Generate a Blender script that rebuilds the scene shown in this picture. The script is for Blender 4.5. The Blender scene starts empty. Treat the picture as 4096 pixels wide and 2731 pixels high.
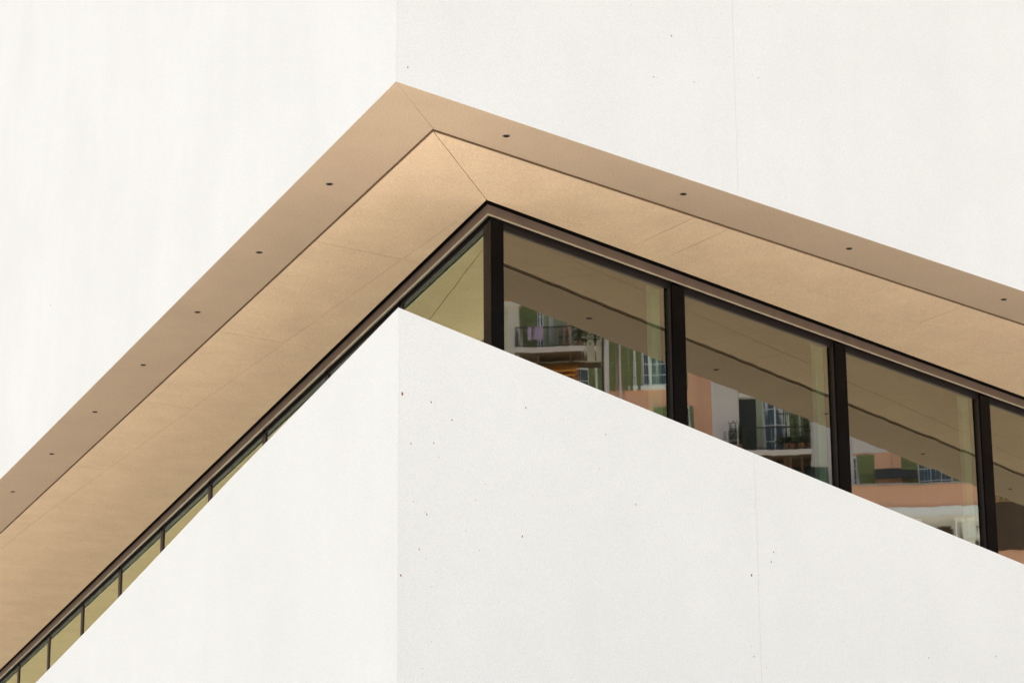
import bpy, bmesh, math, random
from mathutils import Vector, Matrix

R = math.radians
sc = bpy.context.scene
col = sc.collection
random.seed(7)

# ------------------------------------------------------------------ camera
cam = bpy.data.cameras.new("camera")
cam.sensor_width = 36.0
cam.lens = 99.706
cam.clip_start = 0.1
cam.clip_end = 2000
cam_o = bpy.data.objects.new("camera", cam)
col.objects.link(cam_o)
cam_o.matrix_world = (Matrix.Translation((0, 0, 1.6)) @ Matrix.Rotation(R(90 + 16.8562), 4, 'X')
                      @ Matrix.Rotation(R(-0.4498), 4, 'Z'))
sc.camera = cam_o

# ------------------------------------------------------------------ sky and sun
SUN_AZ, SUN_EL = 2.0, 71.0          # degrees from +Y towards +X, elevation
world = bpy.data.worlds.new("World")
sc.world = world
world.use_nodes = True
wn = world.node_tree
sky = wn.nodes.new("ShaderNodeTexSky")
sky.sky_type = 'NISHITA'
sky.sun_disc = False
sky.sun_elevation = R(SUN_EL)
sky.sun_rotation = R(SUN_AZ)
sky.air_density = 1.0
sky.dust_density = 4.0
sky.ozone_density = 1.0
wn.links.new(sky.outputs[0], wn.nodes["Background"].inputs[0])
wn.nodes["Background"].inputs[1].default_value = 0.12

sun = bpy.data.lights.new("sun", 'SUN')
sun.energy = 3.5
sun.angle = R(0.5)
sun.color = (1.0, 0.955, 0.87)
sun_o = bpy.data.objects.new("sun", sun)
col.objects.link(sun_o)
sd = Vector((math.sin(R(SUN_AZ)) * math.cos(R(SUN_EL)), math.cos(R(SUN_AZ)) * math.cos(R(SUN_EL)), math.sin(R(SUN_EL))))
sun_o.rotation_euler = (-sd).to_track_quat('-Z', 'Y').to_euler()
sun_o.location = sd * 120

vs = sc.view_settings
sc.display_settings.display_device = 'sRGB'
vs.view_transform = 'Standard'
vs.look = 'None'
vs.exposure = 0.98
vs.gamma = 1.0
vs.use_curve_mapping = False
sc.cycles.max_bounces = 10
sc.cycles.diffuse_bounces = 6
sc.cycles.glossy_bounces = 5
sc.cycles.transparent_max_bounces = 12
sc.cycles.sample_clamp_indirect = 6.0
sc.cycles.use_denoising = True

# ------------------------------------------------------------------ materials
def _nodes(name):
    m = bpy.data.materials.new(name)
    m.use_nodes = True
    nt = m.node_tree
    return m, nt, nt.nodes["Principled BSDF"]

def plaster(name, c, mott=0.06, grain=0.08, rough=0.9, gscale=95.0, bump=0.0, streak=0.0, mscale=0.7, tint=None):
    """A base colour broken by soft clouds and a fine grain."""
    m, nt, b = _nodes(name)
    N, L = nt.nodes, nt.links
    geo = N.new("ShaderNodeNewGeometry")
    n1 = N.new("ShaderNodeTexNoise"); n1.inputs["Scale"].default_value = mscale
    n1.inputs["Detail"].default_value = 6; n1.inputs["Roughness"].default_value = 0.6
    n2 = N.new("ShaderNodeTexNoise"); n2.inputs["Scale"].default_value = gscale
    n2.inputs["Detail"].default_value = 2
    L.new(geo.outputs["Position"], n1.inputs["Vector"]); L.new(geo.outputs["Position"], n2.inputs["Vector"])
    def rng(src, amp):
        r = N.new("ShaderNodeMapRange")
        r.inputs["From Min"].default_value = 0.25; r.inputs["From Max"].default_value = 0.75
        r.inputs["To Min"].default_value = 1 - amp; r.inputs["To Max"].default_value = 1 + amp
        r.clamp = False
        L.new(src, r.inputs["Value"]); return r.outputs["Result"]
    v = N.new("ShaderNodeMath"); v.operation = 'MULTIPLY'
    L.new(rng(n1.outputs["Fac"], mott), v.inputs[0]); L.new(rng(n2.outputs["Fac"], grain), v.inputs[1])
    val = v.outputs[0]
    if streak:
        mp = N.new("ShaderNodeMapping"); mp.inputs["Scale"].default_value = (3.0, 3.0, 0.12)
        L.new(geo.outputs["Position"], mp.inputs["Vector"])
        n3 = N.new("ShaderNodeTexNoise"); n3.inputs["Scale"].default_value = 1.0; n3.inputs["Detail"].default_value = 5
        L.new(mp.outputs[0], n3.inputs["Vector"])
        v2 = N.new("ShaderNodeMath"); v2.operation = 'MULTIPLY'
        L.new(val, v2.inputs[0]); L.new(rng(n3.outputs["Fac"], streak), v2.inputs[1]); val = v2.outputs[0]
    if tint:
        mx0 = N.new("ShaderNodeMix"); mx0.data_type = 'RGBA'
        n4 = N.new("ShaderNodeTexNoise"); n4.inputs["Scale"].default_value = mscale * 1.7; n4.inputs["Detail"].default_value = 7
        n4.inputs["Roughness"].default_value = 0.65
        L.new(geo.outputs["Position"], n4.inputs["Vector"])
        rr = N.new("ShaderNodeMapRange"); rr.inputs["From Min"].default_value = 0.35; rr.inputs["From Max"].default_value = 0.7
        L.new(n4.outputs["Fac"], rr.inputs["Value"]); L.new(rr.outputs[0], mx0.inputs["Factor"])
        mx0.inputs["A"].default_value = (*c, 1); mx0.inputs["B"].default_value = (*tint, 1)
        csrc = mx0.outputs["Result"]
    else:
        rgb = N.new("ShaderNodeRGB"); rgb.outputs[0].default_value = (*c, 1); csrc = rgb.outputs[0]
    sc_ = N.new("ShaderNodeVectorMath"); sc_.operation = 'SCALE'
    L.new(csrc, sc_.inputs[0]); L.new(val, sc_.inputs["Scale"])
    L.new(sc_.outputs[0], b.inputs["Base Color"])
    b.inputs["Roughness"].default_value = rough
    b.inputs["Specular IOR Level"].default_value = 0.2
    if bump:
        bp = N.new("ShaderNodeBump"); bp.inputs["Strength"].default_value = bump; bp.inputs["Distance"].default_value = 0.004
        L.new(n2.outputs["Fac"], bp.inputs["Height"]); L.new(bp.outputs[0], b.inputs["Normal"])
    return m

def metal(name, c, rough=0.35, metallic=0.0, spec=0.5, coat=0.0, var=0.1):
    m, nt, b = _nodes(name)
    N, L = nt.nodes, nt.links
    geo = N.new("ShaderNodeNewGeometry")
    n1 = N.new("ShaderNodeTexNoise"); n1.inputs["Scale"].default_value = 6.0; n1.inputs["Detail"].default_value = 5
    L.new(geo.outputs["Position"], n1.inputs["Vector"])
    r = N.new("ShaderNodeMapRange"); r.inputs["To Min"].default_value = 1 - var * 2; r.inputs["To Max"].default_value = 1 + var * 2
    L.new(n1.outputs["Fac"], r.inputs["Value"])
    s = N.new("ShaderNodeVectorMath"); s.operation = 'SCALE'; s.inputs[0].default_value = c
    L.new(r.outputs[0], s.inputs["Scale"]); L.new(s.outputs[0], b.inputs["Base Color"])
    b.inputs["Roughness"].default_value = rough
    b.inputs["Metallic"].default_value = metallic
    b.inputs["Specular IOR Level"].default_value = spec
    b.inputs["Coat Weight"].default_value = coat
    return m

def glass_coated():
    """Sun-control glazing: a green-grey body with a reflecting, slightly wavy face."""
    m = bpy.data.materials.new("coated_glass"); m.use_nodes = True
    nt = m.node_tree; N, L = nt.nodes, nt.links
    N.clear()
    out = N.new("ShaderNodeOutputMaterial")
    geo = N.new("ShaderNodeNewGeometry")
    mp = N.new("ShaderNodeMapping"); mp.inputs["Scale"].default_value = (2.4, 2.4, 0.35)
    L.new(geo.outputs["Position"], mp.inputs["Vector"])
    n1 = N.new("ShaderNodeTexNoise"); n1.inputs["Scale"].default_value = 1.0; n1.inputs["Detail"].default_value = 1.5
    L.new(mp.outputs[0], n1.inputs["Vector"])
    bp = N.new("ShaderNodeBump"); bp.inputs["Strength"].default_value = 1.0; bp.inputs["Distance"].default_value = GLASS_WAVE
    mp2 = N.new("ShaderNodeMapping"); mp2.inputs["Scale"].default_value = (13.0, 13.0, 0.5)
    L.new(geo.outputs["Position"], mp2.inputs["Vector"])
    n2 = N.new("ShaderNodeTexNoise"); n2.inputs["Scale"].default_value = 1.0; n2.inputs["Detail"].default_value = 1.0
    L.new(mp2.outputs[0], n2.inputs["Vector"])
    hs = N.new("ShaderNodeMath"); hs.operation = 'MULTIPLY_ADD'; hs.inputs[1].default_value = 0.045
    L.new(n2.outputs["Fac"], hs.inputs[0]); L.new(n1.outputs["Fac"], hs.inputs[2])
    L.new(hs.outputs[0], bp.inputs["Height"])
    fr = N.new("ShaderNodeFresnel"); fr.inputs["IOR"].default_value = 1.5
    ma = N.new("ShaderNodeMath"); ma.operation = 'MULTIPLY_ADD'
    ma.inputs[1].default_value = 2.7; ma.inputs[2].default_value = 0.18
    L.new(fr.outputs[0], ma.inputs[0])
    gl = N.new("ShaderNodeBsdfGlossy"); gl.inputs["Roughness"].default_value = 0.012
    cr_ = N.new("ShaderNodeValToRGB")            # the coating turns greener towards grazing angles
    cr_.color_ramp.elements[0].position = 0.055; cr_.color_ramp.elements[0].color = (0.93, 0.92, 0.83, 1)
    cr_.color_ramp.elements[1].position = 0.20; cr_.color_ramp.elements[1].color = (0.88, 1.0, 0.80, 1)
    L.new(fr.outputs[0], cr_.inputs[0]); L.new(cr_.outputs[0], gl.inputs["Color"])
    L.new(bp.outputs[0], gl.inputs["Normal"])
    tr = N.new("ShaderNodeBsdfTransparent"); tr.inputs["Color"].default_value = (0.60, 0.67, 0.54, 1)
    mx = N.new("ShaderNodeMixShader")
    L.new(ma.outputs[0], mx.inputs[0]); L.new(tr.outputs[0], mx.inputs[1]); L.new(gl.outputs[0], mx.inputs[2])
    L.new(mx.outputs[0], out.inputs["Surface"])
    return m

def glass_body():
    m = bpy.data.materials.new("glass_body"); m.use_nodes = True
    nt = m.node_tree; N, L = nt.nodes, nt.links
    N.clear()
    out = N.new("ShaderNodeOutputMaterial")
    tr = N.new("ShaderNodeBsdfTransparent"); tr.inputs["Color"].default_value = (0.85, 0.93, 0.85, 1)
    L.new(tr.outputs[0], out.inputs["Surface"])
    return m

GLASS_WAVE = 0.0013
M = {}
M["wall"] = plaster("white_plaster", (0.825, 0.797, 0.747), 0.03, 0.065, 0.92, 85.0, 0.3, 0.008)
M["band"] = plaster("brown_soffit_plaster", (0.55, 0.407, 0.285), 0.05, 0.15, 0.9, 70.0, 0.2, 0, 1.6, (0.53, 0.385, 0.275))
M["panel"] = plaster("tan_soffit_plaster", (0.78, 0.573, 0.385), 0.05, 0.15, 0.9, 70.0, 0.2, 0, 1.6, (0.73, 0.52, 0.355))
M["joint"] = plaster("joint_brown", (0.21, 0.13, 0.08), 0.1, 0.1)
M["strip"] = metal("dark_groove_shadow", (0.16, 0.10, 0.06), 0.6, 0.0, 0.2)
M["fascia"] = metal("bronze_fascia", (0.15, 0.10, 0.075), 0.45, 0.0, 0.5)
M["lip"] = metal("pale_bronze_lip", (0.55, 0.48, 0.36), 0.35, 0.3, 0.5)
M["black"] = metal("black_mullion", (0.004, 0.0035, 0.0035), 0.14, 0.0, 0.05)
M["frame"] = metal("dark_brown_frame", (0.016, 0.011, 0.011), 0.4, 0.0, 0.25)
M["body"] = metal("purple_brown_frame", (0.05, 0.033, 0.034), 0.5, 0.0, 0.3)
M["jamb"] = metal("pale_green_jamb", (0.62, 0.70, 0.60), 0.5)
M["glass"] = glass_coated()
M["gbody"] = glass_body()
M["inside"] = plaster("interior_grey", (0.30, 0.29, 0.26))
M["rust"] = plaster("rust_stain", (0.27, 0.085, 0.028), 0.3, 0.3, 0.95, 200)
M["rust2"] = plaster("pale_rust_stain", (0.5, 0.25, 0.11), 0.3, 0.3, 0.95, 200)
M["lampdark"] = metal("lamp_black", (0.003, 0.003, 0.003), 0.6, 0.0, 0.1)
M["lampring"] = metal("lamp_ring_grey", (0.14, 0.12, 0.10), 0.4, 0.0)
M["ground"] = plaster("pale_stone_paving", (0.565, 0.55, 0.485), 0.12, 0.12, 0.9, 20.0, 0.0, 0, 0.2)

M["coral"] = plaster("coral_render", (0.80, 0.44, 0.29), 0.06, 0.05, 0.9, 12, 0, 0.05)
M["khaki"] = plaster("khaki_render", (0.72, 0.64, 0.47), 0.06, 0.05, 0.9, 12, 0, 0.05)
M["mauve"] = plaster("mauve_render", (0.42, 0.35, 0.31), 0.06, 0.05, 0.9, 12, 0, 0.05)
M["lilac"] = plaster("lilac_grey_render", (0.66, 0.59, 0.56), 0.06, 0.05, 0.9, 12, 0, 0.05)
M["cream"] = plaster("cream_stone", (0.74, 0.67, 0.57), 0.06, 0.05, 0.9, 12, 0, 0.08)
M["white"] = plaster("white_paint", (0.82, 0.80, 0.78), 0.03, 0.03)
M["shutter"] = plaster("green_shutter_paint", (0.20, 0.235, 0.10), 0.1, 0.1, 0.6, 14)
M["shutterpale"] = plaster("pale_green_shutter_paint", (0.36, 0.40, 0.27), 0.1, 0.1, 0.6, 14)
M["iron"] = metal("black_iron", (0.02, 0.02, 0.02), 0.5)
M["hpane"] = metal("house_window_glass", (0.045, 0.075, 0.10), 0.05, 0.0, 0.6)
M["orange"] = plaster("orange_awning_cloth", (0.80, 0.33, 0.07), 0.1, 0.08)
M["dark"] = plaster("charcoal_tone", (0.05, 0.055, 0.06), 0.1, 0.08)
M["purple"] = plaster("purple_cloth", (0.42, 0.30, 0.44), 0.15, 0.1)
M["red"] = plaster("red_petals", (0.72, 0.03, 0.04), 0.2, 0.2)
M["leaf"] = plaster("dark_leaves", (0.035, 0.05, 0.018), 0.3, 0.3, 0.7, 30)
M["brown"] = plaster("dark_brown_shade", (0.10, 0.065, 0.045), 0.15, 0.1, 0.8, 12, 0, 0.1)  # dark brown for shade painted under balconies and around the cornice
M["tile"] = plaster("clay_roof_tile", (0.45, 0.19, 0.10), 0.15, 0.15, 0.9, 20)
M["pot"] = plaster("terracotta_pot", (0.42, 0.18, 0.10), 0.1, 0.1)

# ------------------------------------------------------------------ mesh helpers
def link_mesh(name, verts, faces, mat, parent=None, mats=None, fmat=None):
    me = bpy.data.meshes.new(name)
    me.from_pydata([tuple(v) for v in verts], [], faces)
    for mm in (mats or [mat]):
        me.materials.append(mm)
    if fmat:
        for p, k in zip(me.polygons, fmat):
            p.material_index = k
    bm = bmesh.new(); bm.from_mesh(me)
    bmesh.ops.recalc_face_normals(bm, faces=bm.faces)
    bm.to_mesh(me); bm.free()
    o = bpy.data.objects.new(name, me)
    col.objects.link(o)
    if parent is not None:
        o.parent = parent
    return o

def prism(name, bottom, top, mat, parent=None, **k):
    """bottom and top: matching rings of 3-D points."""
    n = len(bottom)
    v = list(bottom) + list(top)
    f = [tuple(range(n - 1, -1, -1)), tuple(range(n, 2 * n))]
    f += [(i, (i + 1) % n, n + (i + 1) % n, n + i) for i in range(n)]
    return link_mesh(name, v, f, mat, parent, **k)

def plan_prism(name, pts, z0, z1, mat, parent=None):
    return prism(name, [Vector((p[0], p[1], z0)) for p in pts], [Vector((p[0], p[1], z1)) for p in pts], mat, parent)

def empty(name, loc, label=None, cat=None, group=None, parent=None):
    o = bpy.data.objects.new(name, None)
    o.empty_display_size = 0.3
    o.location = loc
    col.objects.link(o)
    if parent: o.parent = parent
    if label: o["label"] = label
    if cat: o["category"] = cat
    if group: o["group"] = group
    return o

def inset(poly, d):
    """Shrink a convex plan polygon (3-D points, heights kept) by d on every side."""
    n = len(poly); out = []
    area = sum(poly[i].x * poly[(i + 1) % n].y - poly[(i + 1) % n].x * poly[i].y for i in range(n))
    sg = 1 if area > 0 else -1
    for i in range(n):
        p0, p1, p2 = poly[i - 1], poly[i], poly[(i + 1) % n]
        e1 = Vector((p1.x - p0.x, p1.y - p0.y)).normalized(); e2 = Vector((p2.x - p1.x, p2.y - p1.y)).normalized()
        n1 = Vector((-e1.y, e1.x)) * sg; n2 = Vector((-e2.y, e2.x)) * sg
        s = n1 + n2
        m = s / max(1e-6, s.dot(n1)) if s.length > 1e-6 else n1
        if m.length > 6: m = m.normalized() * 6
        out.append(Vector((p1.x + m.x * d, p1.y + m.y * d, p1.z)))
    return out

# ------------------------------------------------------------------ ground
g = 500
ground = link_mesh("ground", [(-g, -g, 0), (g, -g, 0), (g, g, 0), (-g, g, 0)], [(0, 1, 2, 3)], M["ground"])
ground["kind"] = "structure"

# ------------------------------------------------------------------ the white building
A1, A2 = R(67.1734), R(43.1914)       # plan directions of the outer walls
B1, B2 = R(70.0), R(48.25)            # plan directions of the recessed glazing
def v2(x, y): return Vector((x, y))
dl, dr = v2(-math.cos(A1), math.sin(A1)), v2(math.cos(A2), math.sin(A2))
nl, nr = v2(-math.sin(A1), -math.cos(A1)), v2(math.sin(A2), -math.cos(A2))
gl, gr = v2(-math.cos(B1), math.sin(B1)), v2(math.cos(B2), math.sin(B2))
ml, mr = v2(-math.sin(B1), -math.cos(B1)), v2(math.sin(B2), -math.cos(B2))
O = v2(-0.8527, 19.7018)              # outer corner in plan
I = v2(-0.2017, 22.1028)              # corner of the soffit's inner edge in plan
ZS, ZI, ZTOP = 9.6, 9.52, 16.8
LEN = {'r': 24.0, 'l': 34.0}

def cross_lines(p, d, q_, e):
    den = d.x * e.y - d.y * e.x
    t = ((q_.x - p.x) * e.y - (q_.y - p.y) * e.x) / den
    return p + d * t
def W(side, s, t):                    # outer wall frame: s along, t inwards
    return (O + dr * s - nr * t) if side == 'r' else (O + dl * s - nl * t)
def mitreO(tr, tl): return cross_lines(O - nr * tr, dr, O - nl * tl, dl)
def Gp(side, s, t):                   # glazing frame
    return (I + gr * s - mr * t) if side == 'r' else (I + gl * s - ml * t)
def mitreI(tr, tl): return cross_lines(I - mr * tr, gr, I - ml * tl, gl)
def at(p, z): return Vector((p.x, p.y, z))

bld = empty("museum_building", (O.x, O.y, 0), "angular white plaster building with a deep tan soffit over a ribbon window", "building")
bld_inv = Matrix.Translation((-O.x, -O.y, 0))
def part(o, parent=bld):
    """Parent while keeping world-space mesh coordinates."""
    o.parent = parent
    o.matrix_parent_inverse = bld_inv if parent is bld else Matrix()
    return o

# upper walls: the right one is cast in two fields with a hair joint
c0, c3 = mitreO(0, 0), mitreO(0.3, 0.3)
uw_r = part(plan_prism("upper_wall", [c0, W('r', 3.7700, 0), W('r', 3.7700, .3), c3], ZS + .003, ZTOP, M["wall"]))
part(plan_prism("upper_wall", [W('r', 3.7724, 0), W('r', LEN['r'], 0), W('r', LEN['r'], .3), W('r', 3.7724, .3)], ZS + .003, ZTOP, M["wall"]))
uw_l = part(plan_prism("upper_wall", [c0 + dl * .0005, W('l', LEN['l'], 0), W('l', LEN['l'], .3), c3 + dl * .0005], ZS + .003, ZTOP, M["wall"]))
er, el = W('r', LEN['r'], .01), W('l', LEN['l'], .01)
inner = mitreO(.31, .31)
part(plan_prism("roof_slab", [inner, W('r', LEN['r'] - .1, .31), W('l', LEN['l'] - .1, .31)], ZTOP - .6, ZTOP - .3, M["wall"]))
part(plan_prism("floor_slab", [inner, W('r', LEN['r'] - .1, .31), W('l', LEN['l'] - .1, .31)], ZS + .14, ZS + .45, M["joint"]))
bk = (el - er).normalized(); bn = v2(-bk.y, bk.x)
if bn.dot(O - er) > 0: bn = -bn
part(plan_prism("rear_wall", [er + bn * .02, el + bn * .02, el + bn * .32, er + bn * .32], 0, ZTOP, M["wall"]))

# lower walls: sloping top, set back 6 cm
SB, TH = 0.06, 0.30
def lower(side, stations, corner_first):
    bot, top = [], []
    fr = []
    for i, (s, z) in enumerate(stations):
        if i == 0 and corner_first:
            f_, b_ = mitreO(SB, SB), mitreO(SB + TH, SB + TH)
        else:
            f_, b_ = W(side, s, SB), W(side, s, SB + TH)
        fr.append((f_, b_, z))
    n = len(fr)
    v = []
    for f_, b_, z in fr:
        v += [at(f_, 0), at(b_, 0), at(b_, z - .02), at(f_, z)]
    faces = []
    for i in range(n - 1):
        a, b = 4 * i, 4 * i + 4
        for k in range(4):
            faces.append((a + k, a + (k + 1) % 4, b + (k + 1) % 4, b + k))
    faces += [(0, 1, 2, 3), (4 * n - 4, 4 * n - 3, 4 * n - 2, 4 * n - 1)]
    return part(link_mesh("parapet_wall", v, faces, M["wall"]))
zr = lambda s: 7.8797 - 0.11527 * s
lw_r = lower('r', [(0.1, zr(.108)), (3.927, zr(3.927))], True)
lw_r2 = lower('r', [(3.9296, zr(3.9296)), (LEN['r'], zr(LEN['r']))], False)
lw_l = lower('l', [(0.05, zr(.108)), (1.72, 7.735), (4.104, 7.545), (8.083, 7.175), (11.126, 6.9226), (LEN['l'], 5.05)], True)
part(plan_prism("window_ledge", [mitreO(SB + TH + .01, SB + TH + .01), W('r', LEN['r'], SB + TH + .01), Gp('r', LEN['r'] - 1, .6), mitreI(.6, .6),
                                 Gp('l', LEN['l'] - 2, .6), W('l', LEN['l'], SB + TH + .01)], 4.75, 4.9, M["inside"]))

# soffit: outer band, groove, inner panels with hair joints
goR = lambda s: 0.560 + 0.0098 * s
goL = lambda s: 0.618
gc_in = mitreO(goR(0) - .025, goL(0) - .014)
mo = mitreO(.002, .002)
band_r = part(prism("soffit_band", [at(mo + dr * .003, ZS), at(W('r', LEN['r'], .002), ZS), at(W('r', LEN['r'], goR(LEN['r']) - .025), ZS), at(gc_in + dr * .003, ZS)],
                    [at(mo + dr * .003, ZS + .06), at(W('r', LEN['r'], .002), ZS + .06), at(W('r', LEN['r'], goR(LEN['r']) - .025), ZS + .06), at(gc_in + dr * .003, ZS + .06)], M["band"]))
band_l = part(prism("soffit_band", [at(mo + dl * .003, ZS), at(W('l', LEN['l'], .002), ZS), at(W('l', LEN['l'], goL(0) - .014), ZS), at(gc_in + dl * .003, ZS)],
                    [at(mo + dl * .003, ZS + .06), at(W('l', LEN['l'], .002), ZS + .06), at(W('l', LEN['l'], goL(0) - .014), ZS + .06), at(gc_in + dl * .003, ZS + .06)], M["band"]))
# groove bed and a dark strip added as shadow on the panel edges
part(plan_prism("groove_bed", [mitreO(.530, .60), W('r', LEN['r'], goR(LEN['r']) - .024), W('r', LEN['r'], goR(LEN['r']) + .022), mitreO(.585, .635)], ZS + .014, ZS + .11, M["band"]))
part(plan_prism("groove_bed", [mitreO(.535, .605) + dl * .001, W('l', LEN['l'], .605), W('l', LEN['l'], .631), mitreO(.585, .631) + dl * .001], ZS + .014, ZS + .11, M["band"]))
def shadow_strip(side, t0, t1):
    a0, a1 = mitreO(goR(0) + .012, goL(0) + .006), mitreO(goR(0) + .0222, goL(0) + .0132)
    go, n_ = (goR, LEN['r']) if side == 'r' else (goL, LEN['l'])
    d = dr if side == 'r' else dl
    part(plan_prism("shadow_strip", [a0 + d * .001, W(side, n_, go(n_) + t0), W(side, n_, go(n_) + t1), a1 + d * .001], ZS + .0008, ZS + .055, M["strip"]))
shadow_strip('r', .012, .0222); shadow_strip('l', .006, .0132)

def panels(side, seams, go, fold):
    d, nn, gd, w = (dr, nr, gr, .023) if side == 'r' else (dl, nl, gl, .014)
    def stat(s):
        a = W(side, s, go(s) + w)
        e = cross_lines(W(side, s, 0), -nn, I, gd)
        te = (O - e).dot(nn)
        f = min(fold(s), te - .03)
        zf = ZS + (ZI - ZS) * (f - go(s)) / (te - go(s))
        return at(a, ZS), at(W(side, s, f), zf), at(e, ZI)
    st = [(at(mitreO(goR(0) + .023, goL(0) + .014), ZS), at(I, ZI), at(I, ZI))]
    st += [stat(s) for s in seams]
    for i in range(len(st) - 1):
        (a0, f0, e0), (a1, f1, e1) = st[i], st[i + 1]
        q = inset([a0, a1, f1, f0], .004)
        part(prism("soffit_panel", q, [p + Vector((0, 0, .03)) for p in q], M["panel"]))
        poly = [f0, f1, e1] if i == 0 else [f0, f1, e1, e0]
        q = inset(poly, .002) if i else inset(poly, .0015)
        part(prism("soffit_panel", q, [p + Vector((0, 0, .03)) for p in q], M["panel"]))
sIL = (I - O).dot(dl); sIR = (I - O).dot(dr)
panels('r', [3.89, 4.33, 7.6, 11.3, 15.0, 19.0, 23.0], goR, lambda s: 1.305 - .022 * max(0, s - sIR))
panels('l', [3.70, 6.55, 9.2, 12.1, 15.1, 18.2, 21.3, 24.5, 28.0, 32.0], goL, lambda s: max(.80, 1.5315 - .052 * max(0, s - sIL)))

# downlights in the band
def ring(cx, cy, z, r0, r1, h, n=18):
    v, f = [], []
    for i in range(n):
        a = 2 * math.pi * i / n; c, s = math.cos(a), math.sin(a)
        v += [(cx + c * r0, cy + s * r0, z), (cx + c * r1, cy + s * r1, z + h * .3), (cx + c * r1, cy + s * r1, z + h), (cx + c * r0, cy + s * r0, z + h)]
    for i in range(n):
        a, b = 4 * i, 4 * ((i + 1) % n)
        for k in range(4):
            f.append((a + k, a + (k + 1) % 4, b + (k + 1) % 4, b + k))
    return v, f
for side, ss, band in (('r', [1.379, 3.391, 5.503, 7.711, 9.85, 12.0, 14.1], band_r),
                       ('l', [2.281 + 1.88 * k for k in range(14)], band_l)):
    for s in ss:
        p = W(side, s, .27)
        v, f = ring(p.x, p.y, ZS - .004, .024, .031, .006)
        rg = part(link_mesh("downlight", v, f, M["lampring"]), band)
        n = 16
        q = [(p.x + .0243 * math.cos(2 * math.pi * i / n), p.y + .0243 * math.sin(2 * math.pi * i / n)) for i in range(n)]
        dk = plan_prism("lamp_lens", q, ZS - .0015, ZS + .004, M["lampdark"])
        part(dk, band)

# ribbon window: fascia, lip, frame, mullions, panes
jr = [2.745, 5.21, 7.77, 10.27, 12.77, 15.27, 17.77, 20.27, 22.7]
jl = [2.677 + 2.377 * k for k in range(13)]
mc = [2.683, 5.165, 7.69] + [j - .08 for j in jr[3:]]   # mullion centres, right side
ZB = 4.9                               # foot of the glazing
DEP = {'r': 0.0, 'l': -.034}            # the left glazing sits a little further out
def strip(name, side, s0, s1, t0, t1, z0, z1, mat, corner=False, parent=bld):
    other = 'l' if side == 'r' else 'r'
    x0, x1 = t0 + DEP[other], t1 + DEP[other]
    t0, t1 = t0 + DEP[side], t1 + DEP[side]
    if corner:
        a, b = (mitreI(t0, x0), mitreI(t1, x1)) if side == 'r' else (mitreI(x0, t0), mitreI(x1, t1))
        d = gr if side == 'r' else gl
        a, b = a + d * s0, b + d * s0
    else:
        a, b = Gp(side, s0, t0), Gp(side, s0, t1)
    pts = [a, Gp(side, s1, t0), Gp(side, s1, t1), b]
    o = plan_prism(name, pts, z0, z1, mat)
    return part(o, parent)
def pane(side, s0, s1, t, z0, z1, parent):
    t += DEP[side]
    k0, k1 = random.uniform(-.0012, .0012), random.uniform(-.0012, .0012)   # no pane sits perfectly true
    a, b, c, d = Gp(side, s0, t + k0), Gp(side, s1, t + k1), Gp(side, s1, t + .022 + k1), Gp(side, s0, t + .022 + k0)
    v = [at(a, z0), at(b, z0), at(b, z1), at(a, z1), at(d, z0), at(c, z0), at(c, z1), at(d, z1)]
    f = [(0, 1, 2, 3), (4, 5, 6, 7), (0, 1, 5, 4), (3, 2, 6, 7), (0, 3, 7, 4), (1, 2, 6, 5)]
    o = link_mesh("pane", v, f, None, mats=[M["glass"], M["gbody"]], fmat=[0, 1, 1, 1, 1, 1])
    return part(o, parent)
GT = .172
for side, js in (('r', jr), ('l', jl)):
    edges = [0.0] + js
    for i in range(len(js)):
        s0, s1 = edges[i], edges[i + 1]
        g_ = .0018
        fa = strip("fascia_panel", side, (0.0 if side == 'r' else .0015) if i == 0 else s0 + g_, s1 - g_, .10, .13, 9.455, 9.70, M["fascia"], corner=(i == 0))
        strip("drip_lip", side, .001 if i == 0 else s0 + g_, s1 - g_, .091, .1015, 9.4435, 9.4545, M["lip"], corner=(i == 0), parent=fa)
        strip("shade_strip", side, (0.0 if side == 'r' else .0015) if i == 0 else s0 + g_, s1 - g_, .094, .0998, (9.538 if side == 'r' else 9.548), 9.60, M["lampdark"], corner=(i == 0), parent=fa)  # black strip added for the shadow gap above the fascia
        # bay: head frame with its pane and the pale jamb behind the glass
        if side == 'r':
            m0, m1 = (.31 if i == 0 else mc[i - 1] + .089), mc[i] - .089
        else:
            m0, m1 = s0 + (.31 if i == 0 else .13), s1 + .01
        wf = strip("window", side, m0 - (.04 if i else 0), m1 + .03, GT - .015, GT + .06, (9.392 if side == 'r' else 9.424), 9.62, M["frame"])
        pane(side, m0 - .03, m1 + .03, GT, ZB, (9.391 if side == 'r' else 9.423), wf)
        if side == 'r':
            strip("jamb", side, m1 - .135, m1 - .005, GT + .09, GT + .14, ZB, 9.50, M["jamb"], parent=wf)
    for i, s in enumerate(js):
        if side == 'r':
            mb = strip("mullion", side, mc[i] - .089, mc[i] + .089, .142, .235, ZB, 9.435, M["body"])
            strip("cover_cap", side, mc[i] - .092, mc[i] + .092, .125, .1415, ZB, 9.437, M["black"], parent=mb)
        else:
            strip("mullion", side, s + .01, s + .13, .158, .235, ZB, 9.435, M["body"])
tip = mitreI(.11, .098)
part(plan_prism("corner_mullion", [tip, tip + gr * .16, tip + gr * .16 - mr * .13, mitreI(.25, .23), tip + gl * .186 - ml * .13, tip + gl * .186], ZB, 9.437, M["black"]))
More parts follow.
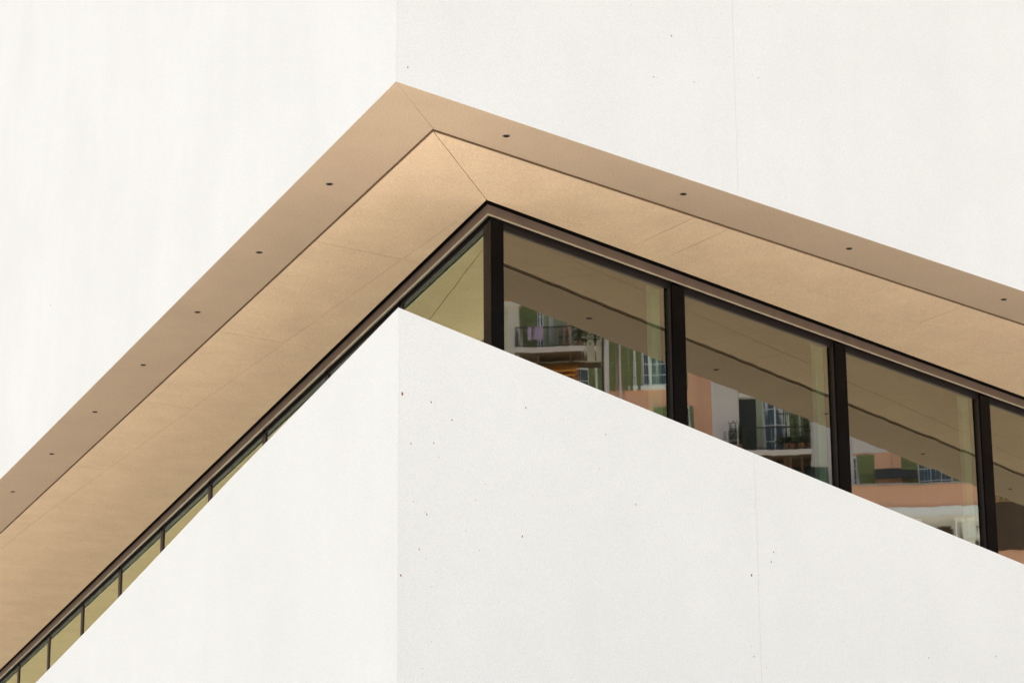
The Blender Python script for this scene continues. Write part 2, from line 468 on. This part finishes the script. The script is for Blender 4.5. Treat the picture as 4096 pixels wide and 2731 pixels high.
# the room behind the glass
part(plan_prism("partition_wall", [Gp('r', 8, 6), Gp('r', 20, 6), Gp('r', 20, 6.2), Gp('r', 8, 6.2)], ZB, ZS + .13, M["inside"]))
part(plan_prism("room_floor", [mitreI(.62, .62), Gp('r', LEN['r'] - 1, .62), Gp('l', LEN['l'] - 3, .62)], 4.70, 4.88, M["inside"]))

# plugs over the lifting anchors in the upper wall
for s, z in ((1.016, 10.468), (2.901, 10.783)):
    v, f = [], []
    n = 24
    for k, (r_, t_) in enumerate(((0.052, -.0004), (0.050, -.0016), (0.046, -.0016), (0.0445, -.0005))):
        for i in range(n):
            a = 2 * math.pi * i / n
            p = W('r', s + r_ * math.cos(a), t_)
            v.append((p.x, p.y, z + r_ * math.sin(a)))
    for k in range(3):
        for i in range(n):
            f.append((k * n + i, k * n + (i + 1) % n, (k + 1) * n + (i + 1) % n, (k + 1) * n + i))
    f.append(tuple(3 * n + i for i in range(n)))
    pl = link_mesh("anchor_plug", v, f, M["wall"]); part(pl, uw_r)

# rust specks on the plaster
RUST_LOW = [(0.127, 7.218, 3), (0.407, 7.208, 1.6), (0.612, 7.108, 1.5), (1.363, 7.342, 2), (0.212, 6.86, 1.2), (0.434, 6.902, 1.3), (0.482, 6.804, 1), (0.967, 6.832, 1), (2.3, 7.114, 1), (2.142, 6.998, 1.1), (0.942, 6.679, 1), (0.846, 6.542, 1.1), (0.236, 6.435, 1), (1.427, 6.67, 0.9), (0.367, 6.36, 1.3), (0.355, 6.374, 0.9), (0.746, 6.297, 1.1), (1.316, 6.34, 1.8), (2.531, 6.776, 1.2), (0.294, 6.09, 1.2), (0.88, 6.169, 1), (0.359, 6.031, 1), (0.12, 5.874, 2.2), (0.407, 5.831, 1.1), (0.413, 5.434, 1), (0.329, 5.231, 1), (0.329, 5.187, 1.1), (0.812, 5.182, 1), (2.618, 6.507, 0.9), (2.213, 7.283, 1.2), (0.261, 6.26, 0.9), (4.123, 6.634, 1.4), (4.159, 6.616, 1), (4.091, 6.547, 1.2), (3.849, 6.403, 1.9), (5.743, 6.587, 1.1), (3.844, 5.742, 1.2), (3.991, 5.67, 0.9), (6.065, 6.001, 1.3), (7.002, 6.126, 1.4), (4.951, 6.007, 1), (3.821, 5.825, 0.9), (6.105, 6.598, 0.8)]
RUST_UP = [(0.119, 9.748, 1.8), (3.009, 10.825, 1.4), (2.542, 10.967, 1), (2.784, 10.399, 1.3), (2.812, 10.401, 0.9), (3.27, 10.484, 1.2), (4.076, 10.741, 1.2), (3.997, 10.743, 0.9), (4.248, 11.455, 0.9), (4.058, 10.813, 0.8), (3.715, 10.84, 0.9)]
def speck(side, s, z, size, t, parent):
    n = 9
    r_ = (.005 if size > 1.15 else .0042) * size
    ax, ay, rot = random.uniform(.55, 1.0), random.uniform(.9, 1.5), random.uniform(-.6, .6)
    ring0, ring1 = [], []
    for i in range(n):
        a = 2 * math.pi * i / n
        k = r_ * random.uniform(.6, 1.15)
        x, y = k * ax * math.cos(a), k * ay * math.sin(a)
        x, y = x * math.cos(rot) - y * math.sin(rot), x * math.sin(rot) + y * math.cos(rot)
        p0, p1 = W(side, s + x, t + .001), W(side, s + x * .9, t - .0012)
        ring0.append(at(p0, z + y)); ring1.append(at(p1, z + y * .9))
    o = prism("rust_spot", ring0, ring1, M["rust"] if size > 1.15 else M["rust2"])
    part(o, parent)
for s, z, k in RUST_LOW: speck('r', s, z, k, SB, lw_r if s < 3.92 else lw_r2)
for s, z, k in RUST_UP: speck('r', s, z, k, 0, uw_r)
speck('l', 10.867, 11.064, 1.8, 0, uw_l)

# ------------------------------------------------------------------ the houses across the square (seen in the glass)
F0 = Vector((72.758, 39.233, 0)); FU = Vector((-0.1822, 0.9833, 0)); FN = Vector((-0.9833, -0.1822, 0))
def H(u, w, z): return F0 + FU * u + FN * w + Vector((0, 0, z))
def hbox(name, u0, u1, z0, z1, w0, w1, mat, parent):
    b = [H(u0, w0, z0), H(u1, w0, z0), H(u1, w1, z0), H(u0, w1, z0)]
    t = [p + Vector((0, 0, z1 - z0)) for p in b]
    o = prism(name, b, t, mat)
    keep(o, parent); return o
def keep(o, parent):
    o.parent = parent
    o.matrix_parent_inverse = Matrix.Translation(-parent.location) if parent.type == 'EMPTY' else Matrix()
def merge_boxes(name, boxes, mat, parent):
    v, f = [], []
    for (u0, u1, z0, z1, w0, w1) in boxes:
        k = len(v)
        v += [H(u0, w0, z0), H(u1, w0, z0), H(u1, w1, z0), H(u0, w1, z0), H(u0, w0, z1), H(u1, w0, z1), H(u1, w1, z1), H(u0, w1, z1)]
        f += [tuple(k + i for i in q) for q in ((0, 1, 2, 3), (4, 5, 6, 7), (0, 1, 5, 4), (1, 2, 6, 5), (2, 3, 7, 6), (3, 0, 4, 7))]
    o = link_mesh(name, v, f, mat); keep(o, parent); return o
def window(par, u0, u1, z0, z1, nx=2, nz=3, leaves=2, w=0.0, fr=.055, mu=.022):
    bx = [(u0, u0 + fr, z0, z1, w + .01, w + .07), (u1 - fr, u1, z0, z1, w + .01, w + .07), (u0 + fr, u1 - fr, z0, z0 + fr, w + .01, w + .07), (u0 + fr, u1 - fr, z1 - fr, z1, w + .01, w + .07)]
    if leaves == 2:
        c = (u0 + u1) / 2; bx.append((c - fr, c + fr, z0 + fr, z1 - fr, w + .012, w + .08))
    wd = (u1 - u0)
    for i in range(1, nx * leaves):
        if leaves == 2 and i == nx: continue
        x = u0 + wd * i / (nx * leaves); bx.append((x - mu / 2, x + mu / 2, z0 + fr, z1 - fr, w + .02, w + .055))
    for i in range(1, nz):
        z = z0 + (z1 - z0) * i / nz; bx.append((u0 + fr, u1 - fr, z - mu / 2, z + mu / 2, w + .021, w + .056))
    fo = merge_boxes("window", bx, M["white"], par)
    hbox("pane", u0 + .01, u1 - .01, z0 + .01, z1 - .01, w + .003, w + .03, M["hpane"], fo)
    return fo
def shutter(par, u0, u1, z0, z1, w=.04, mat="shutter"):
    o = merge_boxes("shutter", [(u0, u0 + .05, z0, z1, w, w + .05), (u1 - .05, u1, z0, z1, w, w + .05), (u0 + .05, u1 - .05, z0, z0 + .07, w, w + .05),
                                (u0 + .05, u1 - .05, z1 - .07, z1, w, w + .05), (u0 + .05, u1 - .05, (z0 + z1) / 2 - .035, (z0 + z1) / 2 + .035, w, w + .05)], M[mat], par)
    n = max(4, int((z1 - z0) / .075))
    sl = [(u0 + .05, u1 - .05, z0 + .07 + (z1 - z0 - .14) * (i + .1) / n, z0 + .07 + (z1 - z0 - .14) * (i + .85) / n, w + .008, w + .03 + .012 * (i % 2)) for i in range(n)]
    so = merge_boxes("slats", sl, M[mat], o); so["kind"] = "stuff"
    return o
def railing(par, u0, u1, z0, z1, w, back=0.0):
    bx = [(u0, u1, z1 - .035, z1, w - .02, w + .02), (u0, u1, z0 + .06, z0 + .085, w - .012, w + .012)]
    n = int((u1 - u0) / .11)
    for i in range(n + 1):
        u = u0 + (u1 - u0) * i / n
        bx.append((u - .008, u + .008, z0, z1 - .035, w - .008, w + .008))
    for uu in (u0, u1):
        bx.append((uu - .018, uu + .018, z1 - .034, z1 - .001, back, w - .02))
        for k in range(9):
            ww = back + (w - back) * (k + .5) / 9.5
            bx.append((uu - .008, uu + .008, z0, z1 - .034, ww - .008, ww + .008))
    return merge_boxes("railing", bx, M["iron"], par)
def balcony(par, u0, u1, zs, depth, mat, rail_h=.85, brackets=2):
    s = merge_boxes("balcony", [(u0, u1, zs - .16, zs - .07, 0, depth - .02)], M["brown"], par)  # slab and brackets coloured dark for the shade beneath
    merge_boxes("balcony_edge", [(u0 - .04, u1 + .04, zs - .17, zs - .075, depth - .019, depth + .05), (u0 - .06, u1 + .06, zs - .07, zs, 0, depth + .08)], M[mat], s)
    railing(s, u0, u1, zs, zs + rail_h, depth - .03)
    for k in range(brackets):
        u = u0 + (u1 - u0) * (k + .5) / brackets
        b = [H(u - .09, 0, zs - .75), H(u + .09, 0, zs - .75), H(u + .09, .12, zs - .75), H(u - .09, .12, zs - .75)]
        t = [H(u - .09, 0, zs - .17), H(u + .09, 0, zs - .17), H(u + .09, depth * .7, zs - .17), H(u - .09, depth * .7, zs - .17)]
        o = prism("bracket", b, t, M["brown"]); keep(o, s)
    return s
def awning_or_shade(par, u0, u1, z_top, z_bot, depth, mat, valance=.12, stripes=None):
    n = stripes or 1
    first = None
    for i in range(n):
        a, b = u0 + (u1 - u0) * i / n, u0 + (u1 - u0) * (i + 1) / n
        m_ = M[mat] if (i % 2 == 0 or not stripes) else M["cream"]
        bt = [H(a, .02, z_top - .03), H(b, .02, z_top - .03), H(b, depth, z_bot - .03), H(a, depth, z_bot - .03)]
        tp = [p + Vector((0, 0, .03)) for p in bt]
        o = prism("awning_or_shade", bt, tp, m_) if first is None else prism("awning_stripe", bt, tp, m_)
        keep(o, par if first is None else first)
        first = first or o
        vo = merge_boxes("valance", [(a, b, z_bot - valance, z_bot - .03, depth - .02, depth)], m_, first)
    return first
def house(name, u0, u1, top, mat, label, depth=11.0, eave="white"):
    c = H((u0 + u1) / 2, -depth / 2, 0)
    r = empty(name, c, label, "house", "houses across the square reflected in the ribbon window")
    hbox("wall", u0, u1, 0, top, -depth, 0, M[mat], r)
    hbox("eave", u0, u1, top, top + .35, -depth, .5, M[eave], r)
    b = [H(u0, .6, top + .35), H(u1, .6, top + .35), H(u1, -depth, top + .35), H(u0, -depth, top + .35)]
    um = (u0 + u1) / 2
    t = [H(um - .6, -depth * .45, top + 2.6), H(um + .6, -depth * .45, top + 2.6), H(um + .6, -depth * .55, top + 2.6), H(um - .6, -depth * .55, top + 2.6)]
    o = prism("roof", b, t, M["tile"]); keep(o, r)
    return r
def plant(name, label, u, w, z, ru, rz, n, cat="plant", pot=True, petals=0, rw=.25):
    r = empty(name, H(u, w, z), label, cat)
    if pot:
        p = [H(u + .13 * math.cos(2 * math.pi * i / 10), w + .13 * math.sin(2 * math.pi * i / 10), z) for i in range(10)]
        q = [H(u + .17 * math.cos(2 * math.pi * i / 10), w + .17 * math.sin(2 * math.pi * i / 10), z + .28) for i in range(10)]
        o = prism("pot", p, q, M["pot"]); keep(o, r)
    def clump(nm, cnt, mat, zc, ss):
        v, f = [], []
        for _ in range(cnt):
            a, b_, c_ = random.gauss(0, .45), random.gauss(0, .45), random.gauss(0, .45)
            ctr = H(u + a * ru, w + b_ * rw, zc + c_ * rz)
            d1 = Vector((random.uniform(-1, 1), random.uniform(-1, 1), random.uniform(-1, 1))).normalized()
            d2 = d1.orthogonal().normalized()
            k = len(v); s1, s2 = ss * random.uniform(.6, 1.4), ss * .45
            v += [ctr - d1 * s1, ctr + d2 * s2, ctr + d1 * s1, ctr - d2 * s2]; f.append((k, k + 1, k + 2, k + 3))
        o = link_mesh(nm, v, f, mat); keep(o, r); o["kind"] = "stuff"
    clump("leaves", n, M["leaf"], z + .28 + rz * .6, .07)
    if petals: clump("petals", petals, M["red"], z + .28 + rz * 1.25, .07)
    return r

# khaki house with the laden balcony
h1 = house("khaki_house", -13.3, -4.78, 36.5, "khaki", "khaki rendered house with a balcony hung with purple cloth, reflected beside the corner post")
for u in (-8.53, -11.4):
    pl = hbox("pilaster", u, u + .58, 24, 32.30, .0, .25, M["cream"], h1)
    hbox("capital", u - .06, u + .64, 32.30, 32.50, .0, .36, M["cream"], pl)
hbox("string_course", -13.3, -4.78, 32.62, 32.9, 0, .3, M["coral"], h1)
window(h1, -7.52, -7.0, 30.3, 32.4, 1, 5)
shutter(h1, -7.93, -7.53, 30.3, 32.4)
shutter(h1, -6.98, -6.60, 30.3, 32.4, mat="shutterpale")
window(h1, -6.55, -5.55, 27.6, 30.0, 2, 5, 2, .03)
shutter(h1, -7.0, -6.57, 27.6, 30.0)
shutter(h1, -5.53, -5.08, 27.6, 30.0)
window(h1, -10.4, -9.4, 30.3, 32.4, 2, 5); shutter(h1, -10.85, -10.42, 30.3, 32.4); shutter(h1, -9.38, -8.95, 30.3, 32.4)
balcony(h1, -8.05, -5.6, 30.46, 1.25, "lilac", .78)
for k, (za, dz) in enumerate(((30.2, .45), (29.93, .4), (29.7, .38))):
    awning_or_shade(h1, -7.45 + .1 * k, -5.95, za, za - dz, .75 + .12 * k, "orange", .05)
hbox("drainpipe", -5.2, -5.08, 0, 36.4, .02, .14, M["iron"], h1)
plant("balcony_plant", "small plant with red flowers on the khaki house balcony", -6.55, .95, 30.46, .16, .25, 120, petals=90)
plant("balcony_plant", "large dark shrub at the end of the khaki house balcony", -5.75, .9, 30.46, .42, .6, 600, rw=.4)
hbox("balcony_shade", -8.3, -5.25, 26.5, 30.24, .0, .03, M["brown"], h1)  # flat brown sheet painting the shadow below the balcony slab
# cloth over the rail
v, f = [], []
nu, nz_ = 14, 8
for j in range(nz_):
    for i in range(nu):
        u = -7.65 + .68 * i / (nu - 1); z = 31.26 - .48 * j / (nz_ - 1) - .03 * math.sin(i * .9)
        v.append(H(u, 1.26 + .02 * math.sin(i * 1.3 + j * .4), z))
k0 = len(v)
for j in range(nz_):
    for i in range(nu):
        u = -7.65 + .68 * i / (nu - 1); z = 31.26 - .3 * j / (nz_ - 1) - .03 * math.sin(i * .9)
        v.append(H(u, 1.17 - .01 * math.sin(i * 1.3), z))
for b0 in (0, k0):
    for j in range(nz_ - 1):
        for i in range(nu - 1):
            a = b0 + j * nu + i; f.append((a, a + 1, a + nu + 1, a + nu))
for i in range(nu - 1): f.append((i, i + 1, k0 + i + 1, k0 + i))
o = link_mesh("draped_cloth", v, f, M["purple"]); o["label"] = "purple cloth hung over the balcony rail of the khaki house"; o["category"] = "cloth"

# coral house with the gridded window
h2 = house("coral_house", -4.77, -0.53, 37.2, "coral", "coral pink house with a white gridded window between green shutters, reflected in the glass")
hbox("pilaster", -5.02, -4.56, 20, 35.0, .01, .2, M["lilac"], h2)
window(h2, -3.97, -2.70, 29.3, 31.3, 2, 5); shutter(h2, -4.52, -3.99, 29.15, 31.3); shutter(h2, -2.68, -2.14, 29.15, 31.3)
hbox("sill", -4.03, -2.64, 29.16, 29.29, 0, .16, M["white"], h2)
window(h2, -2.70, -2.10, 26.6, 28.5, 1, 5); shutter(h2, -2.08, -1.76, 26.6, 28.5); shutter(h2, -3.15, -2.72, 26.6, 28.5)
hbox("rendered_pier", -1.45, -0.53, 0, 37.2, 0, .25, M["lilac"], h2)

# mauve house with the french window
h3 = house("mauve_house", -0.52, 3.40, 36.0, "mauve", "mauve grey house with a french window and iron balcony, reflected in the middle pane")
window(h3, 0.52, 1.42, 26.55, 28.9, 1, 4, 2, 0, .07)
shutter(h3, 1.44, 1.92, 26.55, 28.9); shutter(h3, 0.02, 0.50, 26.9, 28.75, mat="shutterpale", w=.3)
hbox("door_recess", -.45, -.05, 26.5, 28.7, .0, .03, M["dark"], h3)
awning_or_shade(h3, -.5, .0, 29.06, 28.95, .55, "orange", .1)
hbox("roller_box", -.48, -.02, 28.72, 28.86, .02, .3, M["white"], h3)
balcony(h3, -.72, 2.1, 26.51, 1.18, "lilac", .86)
awning_or_shade(h3, .6, 1.35, 26.28, 26.02, .8, "orange", .05)
awning_or_shade(h3, 1.6, 2.75, 26.2, 25.6, .9, "dark", .3)  # dark slope built to stand for a shaded area
hbox("rendered_pier", 1.97, 3.40, 0, 36.0, 0, .1, M["lilac"], h3)
hbox("balcony_shade", -.5, 1.95, 23.5, 26.33, .0, .03, M["brown"], h3)  # another brown sheet for the shade under this balcony
plant("balcony_plant", "bushy dark plant at the near end of the mauve house balcony", -.5, .9, 26.51, .28, .5, 420)
plant("balcony_plant", "low spreading plant under the french window shutter", 1.5, .9, 26.51, .5, .22, 420)
plant("balcony_plant", "arching climber on the mauve house balcony corner", 1.85, .85, 26.51, .4, 1.0, 380, rw=.3)

# coral corner house with the projecting storey
h4 = house("corner_house", 3.42, 15.5, 34.0, "coral", "coral corner house with a projecting storey on white corbels, reflected in the right pane")
hbox("white_band", 3.42, 5.3, 26.62, 29.5, 0, .06, M["lilac"], h4)
window(h4, 3.44, 3.74, 25.2, 26.5, 1, 3, 1); shutter(h4, 3.76, 4.33, 25.15, 26.55)
shutter(h4, 5.20, 5.95, 25.15, 26.9); window(h4, 6.02, 7.20, 25.15, 26.9, 2, 4); shutter(h4, 7.24, 7.95, 25.15, 26.9)
awning_or_shade(h4, 4.33, 5.9, 26.05, 25.6, .6, "dark", .05)  # dark slope added in place of a shadow line
bd = hbox("projecting_storey", 3.0, 8.15, 24.30, 25.10, 0, 1.4, M["coral"], h4)
hbox("coping", 2.97, 8.19, 25.10, 25.17, .0, 1.46, M["mauve"], bd)
cn = merge_boxes("cornice", [(2.95, 8.22, 24.18, 24.30, 0, 1.5), (2.95, 8.30, 24.04, 24.18, 0, 1.62), (2.95, 8.36, 23.92, 24.04, 0, 1.72)], M["white"], h4)
for u in (3.6, 5.4, 7.2):
    cb = merge_boxes("corbel", [(u, u + .46, 23.27, 23.82, 0, 1.15), (u - .06, u + .52, 23.82, 23.92, 0, 1.25), (u + .1, u + .4, 22.6, 23.27, 0, .6)], M["white"], h4)
hbox("cornice_shade", 3.5, 8.35, 17.0, 23.91, .0, .04, M["brown"], h4)  # brown sheet over the wall, painting the shade under the cornice
hbox("side_wall_shade", 8.4, 12.0, 23.05, 24.75, .0, .05, M["brown"], h4)  # wall darkened by colour where the cornice's shadow continues
hbox("lower_balcony", 7.5, 8.15, 22.3, 22.75, .0, 1.0, M["white"], h4)
for u in (9.2, 12.2):
    window(h4, u, u + 1.1, 24.8, 26.9, 2, 4); shutter(h4, u - .6, u - .03, 24.8, 26.9); shutter(h4, u + 1.13, u + 1.7, 24.8, 26.9)
